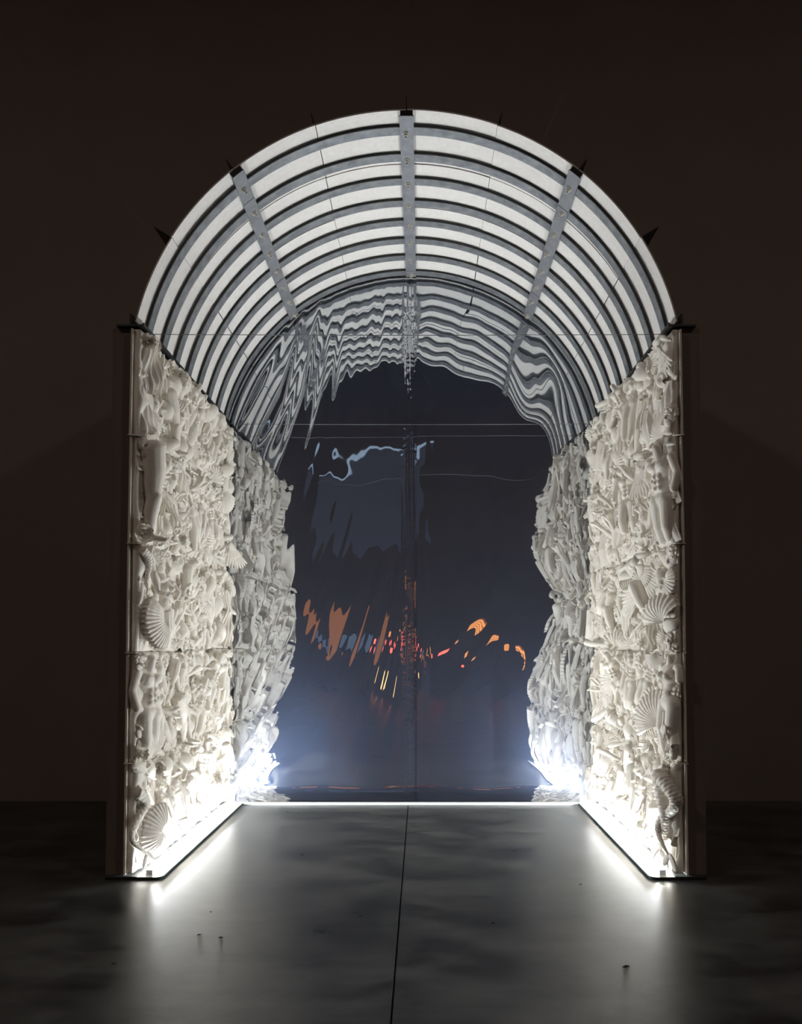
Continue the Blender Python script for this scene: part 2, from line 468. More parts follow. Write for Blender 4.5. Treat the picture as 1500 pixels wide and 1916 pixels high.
def foil_sheet(x0, x1, left, nx, nz, yoff):
    u = np.linspace(0, 1, nx); v = np.linspace(0, 1, nz)
    X = (x0 + (x1 - x0) * u)[:, None] * np.ones(nz)
    top = ARC_Z + np.sqrt(np.maximum((ARC_R + .012) ** 2 - X ** 2, .0))
    Z = .003 + (top - .003) * v[None, :]
    Y = FY - yoff - foil_h(X, Z, left)
    V, F = grid_vf(np.stack([X, Y, Z], -1))
    return mesh_from('mirror_foil', V, F, fix=False)
foilL = obj('mirror_foil', foil_sheet(-1.70, .075, True, 190, 440, .0), M['foil'])
tag(foilL, 'creased left sheet of silver mirror foil with slanting wrinkles closing the tunnel', 'mirror foil', 'mirror foil sheets')
foilR = obj('mirror_foil', foil_sheet(.052, 1.70, False, 170, 400, .012), M['foil'])
tag(foilR, 'smoother right sheet of silver mirror foil overlapping at the centre seam', 'mirror foil', 'mirror foil sheets')
bt = obj('floor_batten', boxm('floor_batten', -1.50, 1.50, DEP - .085, DEP - .04, .0, .022, bevel=.006), M['batten'])
tag(bt, 'thin white strip lying on the floor along the foot of the mirror foil', 'batten')

# ------------------------------------------------------------------ tension wires
for y, z, lab in ((.02, 3.412, 'thin steel wire stretched across the front of the tunnel at vault springing'),
                  (DEP - .20, 3.405, 'thin steel wire stretched across the tunnel just before the mirror foil')):
    wr = obj('tension_wire', mesh_from('tension_wire', *tube_vf([(x, y, z - .006 * (1 - (x / 1.65) ** 2)) for x in np.linspace(-1.66, 1.66, 15)], .0022, 6)), M['wire'])
    tag(wr, lab, 'wire')

# ------------------------------------------------------------------ lights of the room behind the viewer, seen in the foil, and added fill lamps
WIN = [0]
def slat_window(x, z, wd, hg, y, m, label, n=5):
    WIN[0] += 1
    t = thing('window_%d' % WIN[0], label, 'window', (x, y, z), 'glowing amber windows'); t['kind'] = 'structure'
    obj('pane', boxm('pane', -wd / 2, wd / 2, 0, .02, 0, hg), m, t)
    for k in range(n):
        zz = hg * (k + .7) / n
        if m is M['amber']: obj('slat', boxm('slat', -wd / 2, wd / 2, .022, .05, zz, zz + hg * .06), M['house'], t)
    for xx in (-wd / 2 - .05, wd / 2):
        obj('jamb', boxm('jamb', xx, xx + .05, 0, .06, -.05, hg + .05), M['house'], t)
    return t
slat_window(2.1, 1.45, .50, .34, RY0 + .002, M['amber'], 'bright amber slatted window, lower right of the foil reflection', 4)
slat_window(3.0, 1.15, .20, .46, RY0 + .002, M['amber'], 'narrow bright amber window at the far right of the foil reflection', 4)
slat_window(1.15, 1.10, .30, .16, RY0 + .002, M['amber'], 'small bright amber window nearest the red lamps in the foil reflection', 2)
slat_window(-2.4, 1.1, 1.1, 1.5, RY0 + .002, M['amber_dim'], 'tall plain dim amber window, left in the foil reflection', 5)
for x, z, lab in ((-.55, 1.05, 'small red lamp leftmost of three on the rear wall'), (-.05, 1.18, 'small red lamp in the middle of three on the rear wall'), (.5, 1.02, 'small red lamp rightmost of three on the rear wall')):
    t = thing('red_lamp', lab, 'lamp', (x, RY0 + .002, z), 'small red lamps')
    obj('housing', boxm('housing', -.19, .19, 0, .05, -.10, .10), M['house'], t)
    obj('lens', boxm('lens', -.16, .16, .0505, .06, -.07, .07), M['red'], t)
t = thing('monitor', 'small pale blue monitor glowing beside the red lamps in the foil reflection', 'monitor', (-1.3, RY0 + .002, 1.15))
obj('screen_glass', boxm('screen_glass', -.36, .36, .0505, .06, 0, .46), M['monitor'], t)
obj('bezel', boxm('bezel', -.40, .40, 0, .05, -.04, .50), M['house'], t)
t = thing('amber_spot', 'low golden spot lamp near the floor in the foil reflection', 'lamp', (-.35, RY0 + .002, .42))
obj('housing', boxm('housing', -.12, .12, 0, .06, -.12, .12), M['house'], t)
obj('lens', boxm('lens', -.09, .09, .0605, .07, -.09, .09), M['gold'], t)
t = thing('projection_screen', 'dim blue projection screen high on the rear wall', 'screen', (-1.3, RY0 + .002, 4.2))
obj('screen_cloth', boxm('screen_cloth', -1.6, 1.6, 0, .03, 0, 2.4), M['screen'], t)
obj('lit_border', boxm('lit_border', -1.6, 1.6, 0, .035, 2.405, 2.5), M['screen_edge'], t)
for x, y in ((-6.3, -6.5), (6.3, -6.5)):  # added fill lamps, kept out of view, for dim warm light on the walls
    t = thing('fill_lamp', 'added warm round fill lamp, out of view on the %s side of the room' % ('left' if x < 0 else 'right'), 'lamp', (x, y, RZ - .002), 'added fill lamps')
    obj('shade', mesh_from('shade', *tube_vf([(0, 0, 0), (0, 0, -.10), (0, 0, -.12)], [.32, .32, .30], 24), smooth=False), M['house'], t)
    obj('glass', mesh_from('glass', *tube_vf([(0, 0, -.1205), (0, 0, -.135)], [.28, .26], 24), smooth=False), M['warm'], t)

# ------------------------------------------------------------------ crumbs on the floor
cr = random.Random(5)
CRUMBS = ((1.06, -.10, .02, 'dark crumb on the concrete floor in front of the right plate corner'), (1.02, -1.40, .03, 'largest dark crumb, lowest on the concrete floor at right'),
          (-1.02, -.98, .016, 'left of the two small crumbs lying side by side on the floor'), (-.90, -1.02, .02, 'right of the two small crumbs lying side by side on the floor'),
          (-1.31, -1.36, .02, 'dark crumb lowest on the concrete floor at left'), (.47, -.80, .014, 'tiny crumb on the floor just right of the long joint'),
          (-1.05, -.62, .016, 'thin dark crumb on the floor in front of the left plate'))
for x, y, l, lab in CRUMBS:
    n = 7; top = []
    V = [(l * math.cos(2 * PI * k / n) * cr.uniform(.6, 1), l * .5 * math.sin(2 * PI * k / n) * cr.uniform(.6, 1), 0.0) for k in range(n)] + [(0, 0, l * .3)]
    o = obj('debris_crumb', mesh_from('debris_crumb', V, [(k, (k + 1) % n, n) for k in range(n)] + [tuple(range(n))], smooth=False), M['debris'])
    o.location = (x, y, .0003); o.rotation_euler = (0, 0, cr.uniform(0, 3))
    tag(o, lab, 'debris', 'crumbs on the floor')


# ------------------------------------------------------------------ cast pieces of the relief walls
# local frame of a piece: x across, y up, z out of the wall; about 1 unit tall, centred on y = 0
SAMPLE = {}
PIECE = {}          # kind -> list of (mesh, half width, half height, default height, depth factor)

def add(kind, me, pos=None):
    co = np.empty(len(me.vertices) * 3); me.vertices.foreach_get('co', co); co = co.reshape(-1, 3)
    lo, hi = co.min(0), co.max(0)
    co -= [(lo[0] + hi[0]) / 2, (lo[1] + hi[1]) / 2, 0]
    k = 1 / max(hi[1] - lo[1], 1e-6); co *= k
    co[:, 2] = np.where(co[:, 2] < 0, co[:, 2] * .12, co[:, 2])      # flat backs: half-round casts
    me.vertices.foreach_set('co', co.ravel()); me.update()
    if not me.materials: me.materials.append(M['plaster'])
    PIECE.setdefault(kind, []).append((me, (hi[0] - lo[0]) / 2 * k, .5)); SAMPLE[me.name] = co[::max(1, len(co) // 300)].copy()

def gauss(co, c, r, d):
    """push the surface near c along vector d"""
    q = np.exp(-(((co - np.array(c)) / np.array(r)) ** 2).sum(1))
    return co + q[:, None] * np.array(d)

def female(arms, sway=.02, legs=True, drape=False):
    sh = [ell_vf((0, .77, 0), (.135, .14, .09)), ell_vf((sway * .5, .61, 0), (.10, .13, .075)), ell_vf((sway, .46, 0), (.15, .13, .10)),
          ell_vf((sway * .6, .55, .035), (.085, .09, .06)), ell_vf((-.062, .765, .075), .052), ell_vf((.062, .765, .075), .052),
          ell_vf((-.14, .86, 0), .055), ell_vf((.14, .86, 0), .055), ell_vf((0, .87, -.01), (.13, .05, .055))]
    sh += chain([(0, .88, 0), (0, .97, .01)], [.05, .045])
    if legs:
        sh += chain([(-.075 + sway, .43, .01), (-.06, .18, .05), (-.055, -.05, .02), (-.05, -.16, .0)], [.092, .068, .05, .042])
        sh += chain([(.075 + sway, .43, .01), (.075, .18, .03), (.07, -.05, .0), (.065, -.16, .0)], [.092, .07, .05, .042])
    for sd, path in arms:
        sh += chain([(sd * .155, .855, 0)] + path, [.05, .043, .036, .028][:len(path) + 1])
    if drape:
        for k in range(11):
            a = k / 10
            sh += chain([(-.17 + .34 * a, .44 - .10 * a, .06 * math.sin(a * PI) + .03), (-.16 + .32 * a + .02 * math.sin(k * 2), .12, .09 * math.sin(a * PI) + .02), (-.18 + .36 * a, -.2, .06 * math.sin(a * PI))], [.030, .034 + .008 * (k % 2), .032])
    return sh

def navel(co):
    co = gauss(co, (.01, .555, .10), (.012, .014, .05), (0, 0, -.022))
    co = gauss(co, (0, .68, .09), (.010, .10, .06), (0, 0, -.010))
    return co
add('torso', blob('torso', female([(-1, [(-.21, .70, .0)]), (1, [(.21, .72, .03)])]), .011, 4, navel))
add('figure', blob('figure', female([(-1, [(-.22, .68, .02), (-.19, .48, .08), (-.13, .40, .12)]), (1, [(.23, .95, .02), (.17, 1.12, .03)])], -.02)
    + [ell_vf((.01, 1.07, .03), (.068, .085, .08)), ell_vf((.0, 1.12, -.01), (.085, .07, .085))]
    + chain([(-.05, -.16, 0), (-.05, -.36, -.02), (-.05, -.4, .03)], [.045, .028, .026]) + chain([(.065, -.16, 0), (.06, -.36, -.01), (.06, -.4, .04)], [.045, .028, .026]), .011, 3, navel))
add('draped_figure', blob('draped_figure', female([(-1, [(-.23, .72, .05), (-.10, .62, .13)]), (1, [(.22, .70, .02), (.2, .5, .06)])], .02, True, True)
    + [ell_vf((.0, 1.06, .02), (.065, .085, .075)), ell_vf((.0, 1.10, -.02), (.085, .075, .085))], .0105, 2))

def male():
    sh = [ell_vf((0, .74, -.01), (.16, .16, .09)), ell_vf((0, .56, 0), (.125, .14, .08)), ell_vf((0, .42, 0), (.14, .11, .09)), ell_vf((0, .86, -.02), (.17, .05, .06))]
    sh += [ell_vf((-.07, .775, .065), (.075, .055, .035)), ell_vf((.07, .775, .065), (.075, .055, .035))]
    for r in range(3):
        for sd in (-1, 1): sh.append(ell_vf((sd * .035, .665 - r * .062, .073), (.034, .028, .022)))
    sh += chain([(0, .86, 0), (.01, .98, .02)], [.062, .056])
    sh += chain([(-.18, .85, -.01), (-.24, .68, -.01), (-.23, .50, .05)], [.062, .05, .038]) + chain([(.18, .85, -.01), (.25, .70, .0)], [.062, .05])
    sh += chain([(-.075, .40, .01), (-.09, .12, .05), (-.085, .0, .03)], [.095, .072, .06]) + chain([(.075, .40, .01), (.08, .12, .02), (.08, .0, .0)], [.095, .072, .06])
    return sh
add('torso', blob('torso', male(), .0115, 3, navel))

def hand_parts(o=(0, 0, 0), curl=.3, wrist=True):
    o = np.array(o); sh = [ell_vf(o + [0, .40, .06], (.15, .20, .06)), ell_vf(o + [0, .30, .05], (.13, .16, .06))]
    for k, (x, L) in enumerate(((-.115, .27), (-.04, .33), (.038, .31), (.11, .24))):
        b = o + np.array([x, .55 - .03 * abs(k - 1.3), .065])
        p1 = b + [x * .12, L * .42, .03]; p2 = p1 + [x * .1, L * .33 * math.cos(curl), -L * .33 * math.sin(curl)]; p3 = p2 + [x * .02, L * .27 * math.cos(2 * curl), -L * .27 * math.sin(2 * curl)]
        sh += chain([b - [0, .1, 0], b, p1, p2, p3], [.044, .042, .037, .033, .026])
    sh += chain([o + [-.10, .26, .06], o + [-.20, .38, .09], o + [-.245, .50, .11], o + [-.25, .58, .10]], [.055, .047, .038, .028])
    if wrist: sh += chain([o + [0, .28, .05], o + [0, .06, .05], o + [0.01, -.18, .05]], [.085, .075, .088])
    return sh
add('hand', blob('hand', hand_parts(), .0145, 2))
add('hand', blob('hand', hand_parts(curl=.75), .0145, 2))
add('forearm', blob('forearm', hand_parts(curl=.5) + chain([(0, .1, .05), (0, -.15, .06), (.02, -.6, .08), (.0, -.95, .08)], [.075, .09, .135, .12]), .018, 2))
add('leg', blob('leg', chain([(0, 1.0, .1), (.0, .72, .11), (.01, .50, .10), (0, .44, .11), (-.01, .30, .08), (0, .06, .06)], [.13, .115, .08, .075, .078, .042])
    + chain([(0, .05, .05), (.0, .01, .09), (.015, -.02, .22)], [.045, .042, .03]) + [ell_vf((0, .47, .16), (.05, .055, .03))], .0125, 3))
def foot_parts():
    sh = chain([(0, .5, .1), (0, .25, .1), (.0, .12, .1)], [.10, .085, .095]) + chain([(0, .10, .10), (.02, .0, .16), (.03, -.18, .15)], [.10, .10, .085])
    for k in range(5):
        x = -.075 + .042 * k
        sh += chain([(x, -.17, .14), (x * 1.15, -.30 + .022 * k, .12)], [.034, .036 - .003 * k])
    return sh
add('foot', blob('foot', foot_parts(), .0135, 2))

def head_parts(hair, seed):
    rs = random.Random(seed)
    sh = [ell_vf((0, .56, .0), (.30, .36, .33)), ell_vf((0, .36, .10), (.215, .27, .23)), ell_vf((0, .2, .20), (.09, .07, .08))]
    sh += chain([(0, .57, .31), (0, .46, .37), (0, .41, .385)], [.035, .045, .055]) + [ell_vf((-.045, .405, .34), .035), ell_vf((.045, .405, .34), .035)]
    sh += [ell_vf((-.12, .61, .27), (.11, .03, .05)), ell_vf((.12, .61, .27), (.11, .03, .05)), ell_vf((-.115, .53, .235), (.055, .04, .05)), ell_vf((.115, .53, .235), (.055, .04, .05))]
    sh += [ell_vf((0, .315, .305), (.075, .020, .035)), ell_vf((0, .275, .295), (.065, .022, .035)), ell_vf((-.29, .50, .0), (.03, .09, .06)), ell_vf((.29, .50, .0), (.03, .09, .06))]
    sh += chain([(0, .2, -.02), (0, -.10, -.02)], [.16, .17]) + [ell_vf((0, -.14, -.02), (.30, .11, .16))]
    for k in range(hair):
        a = rs.uniform(0, 2 * PI); b = rs.uniform(.0, 1.25)
        d = np.array([math.sin(b) * math.cos(a), math.cos(b), math.sin(b) * math.sin(a)])
        p = np.array([0, .60, -.03]) + d * [.32, .37, .35]
        if p[2] > .22 and p[1] < .74: continue
        if seed == 1: sh.append(ell_vf(p, rs.uniform(.045, .075), 8, 5))
        else: sh += chain([p, p + [.04 * d[0], -.16, .02 * d[2]], p + [.1 * d[0], -.30, .0]], [.045, .045, .03])
    return sh
eyes = lambda co: gauss(gauss(co, (-.115, .565, .29), (.06, .035, .09), (0, 0, -.03)), (.115, .565, .29), (.06, .035, .09), (0, 0, -.03))
add('head', blob('head', head_parts(90, 1), .017, 1, eyes))
add('head', blob('head', head_parts(46, 2), .017, 1, eyes))
def skull_def(co):
    for sx in (-1, 1):
        co = gauss(co, (sx * .125, .52, .28), (.075, .075, .12), (0, 0, -.17))
        co = gauss(co, (sx * .22, .34, .15), (.06, .07, .15), (-sx * .06, 0, -.05))
    return gauss(co, (0, .39, .33), (.035, .06, .1), (0, 0, -.12))
add('skull', blob('skull', [ell_vf((0, .6, 0), (.32, .36, .36)), ell_vf((0, .32, .13), (.17, .2, .2)), ell_vf((-.17, .42, .2), (.06, .05, .1)), ell_vf((.17, .42, .2), (.06, .05, .1)), ell_vf((0, .62, .29), (.19, .04, .06))]
    + [ell_vf((-.12 + .048 * k, .22, .29 - .004 * (k - 2.5) ** 2), (.021, .04, .03), 8, 5) for k in range(6)] + [ell_vf((-.12 + .048 * k, .145, .28 - .004 * (k - 2.5) ** 2), (.021, .035, .03), 8, 5) for k in range(6)]
    + [ell_vf((0, .10, .17), (.15, .06, .13))], .016, 1, skull_def))

def scallop(n, dome, ribs):
    t = np.linspace(-1.28, 1.28, n * 6 + 1); r = np.linspace(0.02, 1, 16)
    T, R = np.meshgrid(t, r, indexing='ij'); rb = np.cos(T / 1.28 * n * PI)
    rr = R * (1 + .025 * rb * R) * (1 - .12 * np.abs(T / 1.28) ** 3)
    Z = dome * np.sin(np.clip(R, 0, 1) ** .8 * PI * .86) * np.cos(T * .55) + ribs * R ** .7 * rb + .02 * np.sin(R * 26)*.35
    P = np.stack([rr * np.sin(T), rr * np.cos(T), Z + .04], -1)
    skirt = P[:, -1:, :] * [1, 1, 0] + [0, 0, -.12]
    P = np.concatenate([P, skirt], 1)
    ear = ell_vf((0, .06, .06), (.24, .09, .06))
    return join(grid_vf(P), ear)
add('scallop_shell', mesh_from('scallop_shell', *scallop(10, .34, .028)))
add('scallop_shell', mesh_from('scallop_shell', *scallop(17, .28, .016)))

def whelk(turns, grow, spire, spikes=0):
    n = int(turns * 22); th = np.linspace(0, turns * 2 * PI, n); s = np.exp(-grow * th); seg = 14
    P = np.zeros((n, seg, 3)); a = np.arange(seg) * 2 * PI / seg
    for i in range(n):
        c = np.array([.40 * s[i] * math.cos(th[i]), spire * (1 - s[i]), .40 * s[i] * math.sin(th[i])])
        rad = .40 * s[i] * (1 + (.18 * max(0, math.cos(th[i] * spikes)) if spikes else 0))
        d = np.array([math.cos(th[i]), 0, math.sin(th[i])])
        P[i] = c + rad * (np.cos(a)[:, None] * d * (1.0) + np.sin(a)[:, None] * np.array([0, 1.15, 0]))
    V, F = grid_vf(P, True)
    canal = chain([(.25, -.25, .0), (.12, -.62, .03), (.03, -.95, .05)], [.34, .20, .05])
    return join((V, F), *canal)
add('whelk_shell', mesh_from('whelk_shell', *whelk(4, .155, 1.0)))
add('whelk_shell', mesh_from('whelk_shell', *whelk(4, .13, .85, 4)))

def auger():
    n, seg = 110, 18; t = np.linspace(0, 1, n); a = np.arange(seg) * 2 * PI / seg
    T, A = np.meshgrid(t, a, indexing='ij')
    q = np.sqrt(np.abs(np.sin((9 * (1 - (1 - T) ** 1.4) * PI + A / 2))))
    R = .21 * (1 - T) ** .9 * (.80 + .24 * q) + .004
    return grid_vf(np.stack([R * np.cos(A), T, R * np.sin(A)], -1), True)
add('auger_shell', mesh_from('auger_shell', *auger()))

def snail():
    n, seg = 120, 16; th = np.linspace(0, 5.4 * PI, n); s = np.exp(-.135 * th); a = np.arange(seg) * 2 * PI / seg
    P = np.zeros((n, seg, 3))
    for i in range(n):
        d = np.array([math.cos(th[i]), math.sin(th[i]), 0]); c = d * .52 * s[i] + [0, 0, .18 * (1 - s[i])]
        P[i] = c + .40 * s[i] * (1 + .05 * math.cos(th[i] * 14)) * (np.cos(a)[:, None] * d + np.sin(a)[:, None] * np.array([0, 0, .85]))
    return grid_vf(P, True)
add('snail_shell', mesh_from('snail_shell', *snail()))

def tail(f, r0, n=130, seg=26):
    t = np.linspace(0, 1, n); pts = np.array([f(u) for u in t]); rad = r0 * (1 - .86 * t ** 1.3)
    V, F = tube_vf(pts, rad, seg)
    P = V.reshape(n, seg, 3); c = pts[:, None, :]
    i = np.arange(n)[:, None]; j = np.arange(seg)[None, :]
    sc = np.abs(np.sin(i * PI / 5)) * np.abs(np.sin((j + 2.6 * ((i // 5) % 2)) * PI * 5 / seg))
    P = c + (P - c) * (1 + .16 * sc[..., None])
    fin = [ell_vf(pts[-1] + np.array([sx * .07, -.06, .0]), (.05, .13, .02), rot=(0, 0, sx * .6)) for sx in (-1, 1)]
    return join((P.reshape(-1, 3), F), *fin)
add('scaly_tail', mesh_from('scaly_tail', *tail(lambda u: (.10 * math.sin(u * 4.5), 1 - u, .08 + .03 * math.sin(u * 6)), .10)))
add('scaly_tail', mesh_from('scaly_tail', *tail(lambda u: (.22 * math.sin(u * 7.0) * (1 - .3 * u), 1 - u, .08 + .04 * math.cos(u * 7)), .085, 170)))

def drapery(seed, n):
    u = np.linspace(-1, 1, 70); v = np.linspace(0, 1, 40); U, Vv = np.meshgrid(u, v, indexing='ij')
    rs = np.random.RandomState(seed); ph = rs.rand(4) * 6
    wd = .22 + .20 * Vv
    fold = .045 * np.abs(np.sin(U * n + ph[0] + .8 * np.sin(Vv * 4 + ph[1]))) + .022 * np.sin(U * n * 2.3 + Vv * 5 + ph[2])
    Z = .16 * np.sqrt(np.clip(1 - U ** 2, 0, 1)) + fold * (.4 + Vv) + .04 * np.sin(Vv * 9 + 3 * U + ph[3])
    Y = 1 - Vv * (1 + .06 * np.sin(U * n + ph[2])) - .10 * (1 - U ** 2) * np.sin(Vv * PI)
    X = wd * U + .05 * np.sin(Vv * 3 + ph[1])
    P = np.stack([X, Y, Z], -1)
    P = np.concatenate([P[:1] * [1, 1, 0] - [0, 0, .1], P, P[-1:] * [1, 1, 0] - [0, 0, .1]], 0)
    return grid_vf(P)
add('drapery', mesh_from('drapery', *drapery(1, 8)))
add('drapery', mesh_from('drapery', *drapery(4, 5.5)))

def rose():
    out = []
    rs = random.Random(3)
    for ring, (cnt, rad, tilt, size) in enumerate(((5, .30, 1.15, .30), (5, .20, .75, .26), (4, .11, .4, .20), (2, .05, .2, .14))):
        for k in range(cnt):
            a = 2 * PI * (k + ring * .4) / cnt
            u = np.linspace(-1, 1, 9); v = np.linspace(0, 1, 7); U, V_ = np.meshgrid(u, v, indexing='ij')
            wd = size * np.sqrt(V_ + .05) * np.sqrt(np.clip(1.08 - .75 * V_ ** 4, 0, 1))
            x = wd * U; y = V_ * size * 1.5; z = .18 * size * (-(U ** 2) * 1.2) - .10 * size * V_ ** 3 * 2
            P = np.stack([x, y, -z], -1)
            Rm = np.array((Matrix.Rotation(a, 3, 'Z') @ Matrix.Rotation(PI / 2 - tilt, 3, 'X')))
            P = P @ Rm.T + np.array([-math.sin(a), math.cos(a), 0]) * rad * .35 + [0, 0, .04 + .03 * ring]
            out.append(grid_vf(P))
    out.append(ell_vf((0, 0, .06), (.2, .2, .14)))
    return join(*out)
add('rose', mesh_from('rose', *rose()))

def acanthus():
    u = np.linspace(-1, 1, 41); v = np.linspace(0, 1, 46); U, V_ = np.meshgrid(u, v, indexing='ij')
    wd = .34 * np.sin(PI * (V_ * .93 + .05)) ** .6 * (1 - .38 * np.abs(np.sin(V_ * PI * 5)) ** 3)
    Z = .10 + .10 * np.sin(V_ * PI) + .05 * np.abs(U) - .03 * np.exp(-(U / .08) ** 2) + .02 * np.cos(U * 9 - V_ * 14) + .12 * np.clip(V_ - .8, 0, 1) * 2
    P = np.stack([wd * U, V_, Z], -1)
    Q = P * [1, 1, 0] + [0, 0, -.05]
    return grid_vf(np.concatenate([Q[:1], P, Q[-1:]], 0))
add('leaf', mesh_from('leaf', *acanthus()))

def coral(seed):
    rs = random.Random(seed); out = []
    def grow(p, d, r, n):
        q = p + d * rs.uniform(.16, .24); out.extend(chain([p, (p + q) / 2 + np.array([rs.uniform(-.02, .02)] * 3), q], [r, r * .9, r * .85]))
        if n:
            for _ in range(2 + (n > 2)):
                e = d + np.array([rs.uniform(-.9, .9), rs.uniform(-.2, .5), rs.uniform(-.25, .4)]); grow(q, e / np.linalg.norm(e), r * .78, n - 1)
    grow(np.array([0, 0, .06]), np.array([0, 1., .1]), .075, 3); return out
add('coral', blob('coral', coral(2), .017, 1))
add('coral', blob('coral', coral(7), .017, 1))

def fish():
    n, seg = 60, 24; t = np.linspace(0, 1, n); a = np.arange(seg) * 2 * PI / seg
    T, A = np.meshgrid(t, a, indexing='ij'); i = np.arange(n)[:, None]; j = np.arange(seg)[None, :]
    R = .20 * np.sin(PI * T ** .75) ** .8 + .015
    sc = 1 + .07 * np.abs(np.sin(i * PI / 4)) * np.abs(np.sin((j + 2 * ((i // 4) % 2)) * PI / 4)) * (T > .25) * (T < .9)
    P = np.stack([R * sc * np.cos(A) * 1.0, 1 - T, R * sc * np.sin(A) * .7 + .05], -1)
    return join(grid_vf(P, True), ell_vf((.09, -.05, .05), (.05, .14, .02), rot=(0, 0, .5)), ell_vf((-.09, -.05, .05), (.05, .14, .02), rot=(0, 0, -.5)), ell_vf((.2, .55, .06), (.12, .05, .02), rot=(0, 0, .6)), ell_vf((.06, .86, .15), .03))
add('fish', mesh_from('fish', *fish()))

def vase():
    n = 40; t = np.linspace(0, 1, n)
    R = .12 + .22 * np.sin(PI * np.clip(t * 1.25, 0, 1)) ** 1.2 * (t < .8) + .10 * np.exp(-((t - 1) / .05) ** 2) + .06 * np.exp(-((t) / .05) ** 2) - .03
    seg = 30; a = np.arange(seg) * 2 * PI / seg; T, A = np.meshgrid(t, a, indexing='ij')
    Rr = R[:, None] * (1 + .04 * np.cos(A * 10) * ((T > .12) & (T < .5)))
    out = [grid_vf(np.stack([Rr * np.cos(A), T, Rr * np.sin(A)], -1), True)]
    for sx in (-1, 1):
        out.append(tube_vf([(sx * (.10 + .16 * math.sin(q)), .62 + .34 * q / PI, .02) for q in np.linspace(0, PI, 12)], .028, 8))
    return join(*out)
add('vase', mesh_from('vase', *vase()))

def wing():
    out = []
    for row, (cnt, L, z) in enumerate(((9, .62, .05), (8, .40, .085), (7, .22, .12))):
        for k in range(cnt):
            a = -.15 + 1.25 * k / cnt
            c = np.array([.10 + .5 * math.sin(a) * L * .9, .85 - .75 * math.cos(a) * L, z + .01 * k])
            out.append(ell_vf(c, (.045, L * .52, .022), 10, 9, rot=(0, 0, a)))
    out += chain([(.0, .9, .12), (.2, .98, .12), (.5, .85, .1)], [.08, .07, .03])
    return join(*out)
add('wing', mesh_from('wing', *wing()))

def star():
    n, seg = 22, 90; a = np.arange(seg) * 2 * PI / seg; r = np.linspace(0.001, 1, n)
    R, A = np.meshgrid(r, a, indexing='ij'); arm = .20 + .30 * np.abs(np.cos(A * 2.5)) ** 2.2
    X = R * arm * np.sin(A); Y = R * arm * np.cos(A)
    Z = .02 + .13 * (1 - R ** 2) ** .6 + .016 * np.cos(R * 50) * np.cos(A * 20) * (1 - R)
    P = np.stack([X, Y, Z], -1); P[-1, :, 2] = -.04
    return grid_vf(P, True)
add('starfish', mesh_from('starfish', *star()))

def knot():
    t = np.linspace(0, 2 * PI, 150)
    pts = np.stack([.30 * (np.sin(t) + 1.6 * np.sin(2 * t)) / 1.6, .34 * (np.cos(t) - 1.6 * np.cos(2 * t)) / 1.6, .10 - .10 * np.sin(3 * t)], -1)
    return tube_vf(pts, .085 + .012 * np.sin(t * 40), 14)
add('knotted_snake', mesh_from('knotted_snake', *knot()))

rs_ = random.Random(9)
add('pebble_cluster', blob('pebble_cluster', [ell_vf((rs_.uniform(-.35, .35), rs_.uniform(-.4, .4), rs_.uniform(.0, .14)), (rs_.uniform(.1, .2), rs_.uniform(.1, .24), rs_.uniform(.1, .17)), rot=(0, 0, rs_.uniform(0, 3))) for _ in range(11)], .022, 2))
add('pebble_cluster', blob('pebble_cluster', [ell_vf((rs_.uniform(-.3, .3), rs_.uniform(-.45, .45), rs_.uniform(.0, .16)), (rs_.uniform(.08, .16), rs_.uniform(.08, .26), rs_.uniform(.08, .2)), rot=(0, 0, rs_.uniform(0, 3))) for _ in range(13)], .022, 1))
def bone():
    return chain([(-.06, .95, .08), (0, .86, .08), (.0, .5, .1), (0, .14, .08), (.06, .05, .08)], [.09, .075, .055, .075, .09]) + [ell_vf((.07, .95, .08), .085), ell_vf((-.07, .05, .08), .085)]
add('bone', blob('bone', bone(), .018, 3))


# ------------------------------------------------------------------ relief walls
# kind: (smallest, largest height in metres, out-of-wall scale, weight, tilt range)
KINDS = {'figure': (.46, .62, 1.0, 2, .25), 'draped_figure': (.42, .60, 1.0, 3, .25), 'torso': (.34, .54, 1.05, 6, .5),
         'leg': (.30, .48, 1.0, 5, .5), 'forearm': (.26, .40, .9, 4, 3.1), 'drapery': (.16, .38, .8, 6, .4), 'wing': (.24, .36, .9, 3, 1.0),
         'scaly_tail': (.30, .50, .9, 4, .6), 'fish': (.20, .32, .9, 3, 3.1), 'vase': (.18, .28, .7, 2, .5), 'bone': (.18, .28, .9, 2, 3.1), 'auger_shell': (.18, .28, .9, 3, 3.1),
         'head': (.18, .28, .62, 7, .4), 'hand': (.15, .23, .9, 5, 3.1), 'foot': (.14, .2, .8, 3, 1.0), 'scallop_shell': (.09, .24, .75, 8, 3.1),
         'whelk_shell': (.14, .30, .75, 5, 3.1), 'snail_shell': (.10, .17, .8, 4, 3.1), 'leaf': (.15, .26, .7, 4, 3.1), 'coral': (.15, .26, 1.0, 5, 3.1),
         'rose': (.09, .15, .9, 4, 3.1), 'skull': (.12, .17, .6, 2, .5), 'starfish': (.10, .16, .9, 2, 3.1), 'knotted_snake': (.14, .22, .9, 3, 3.1), 'pebble_cluster': (.10, .18, .9, 5, 3.1)}
BIG = ['figure', 'draped_figure', 'torso', 'torso', 'leg', 'scaly_tail', 'draped_figure', 'torso']
MID = ['drapery', 'wing', 'fish', 'vase', 'drapery', 'head', 'head', 'head', 'leg', 'forearm', 'whelk_shell', 'hand', 'scallop_shell', 'coral', 'torso', 'whelk_shell']
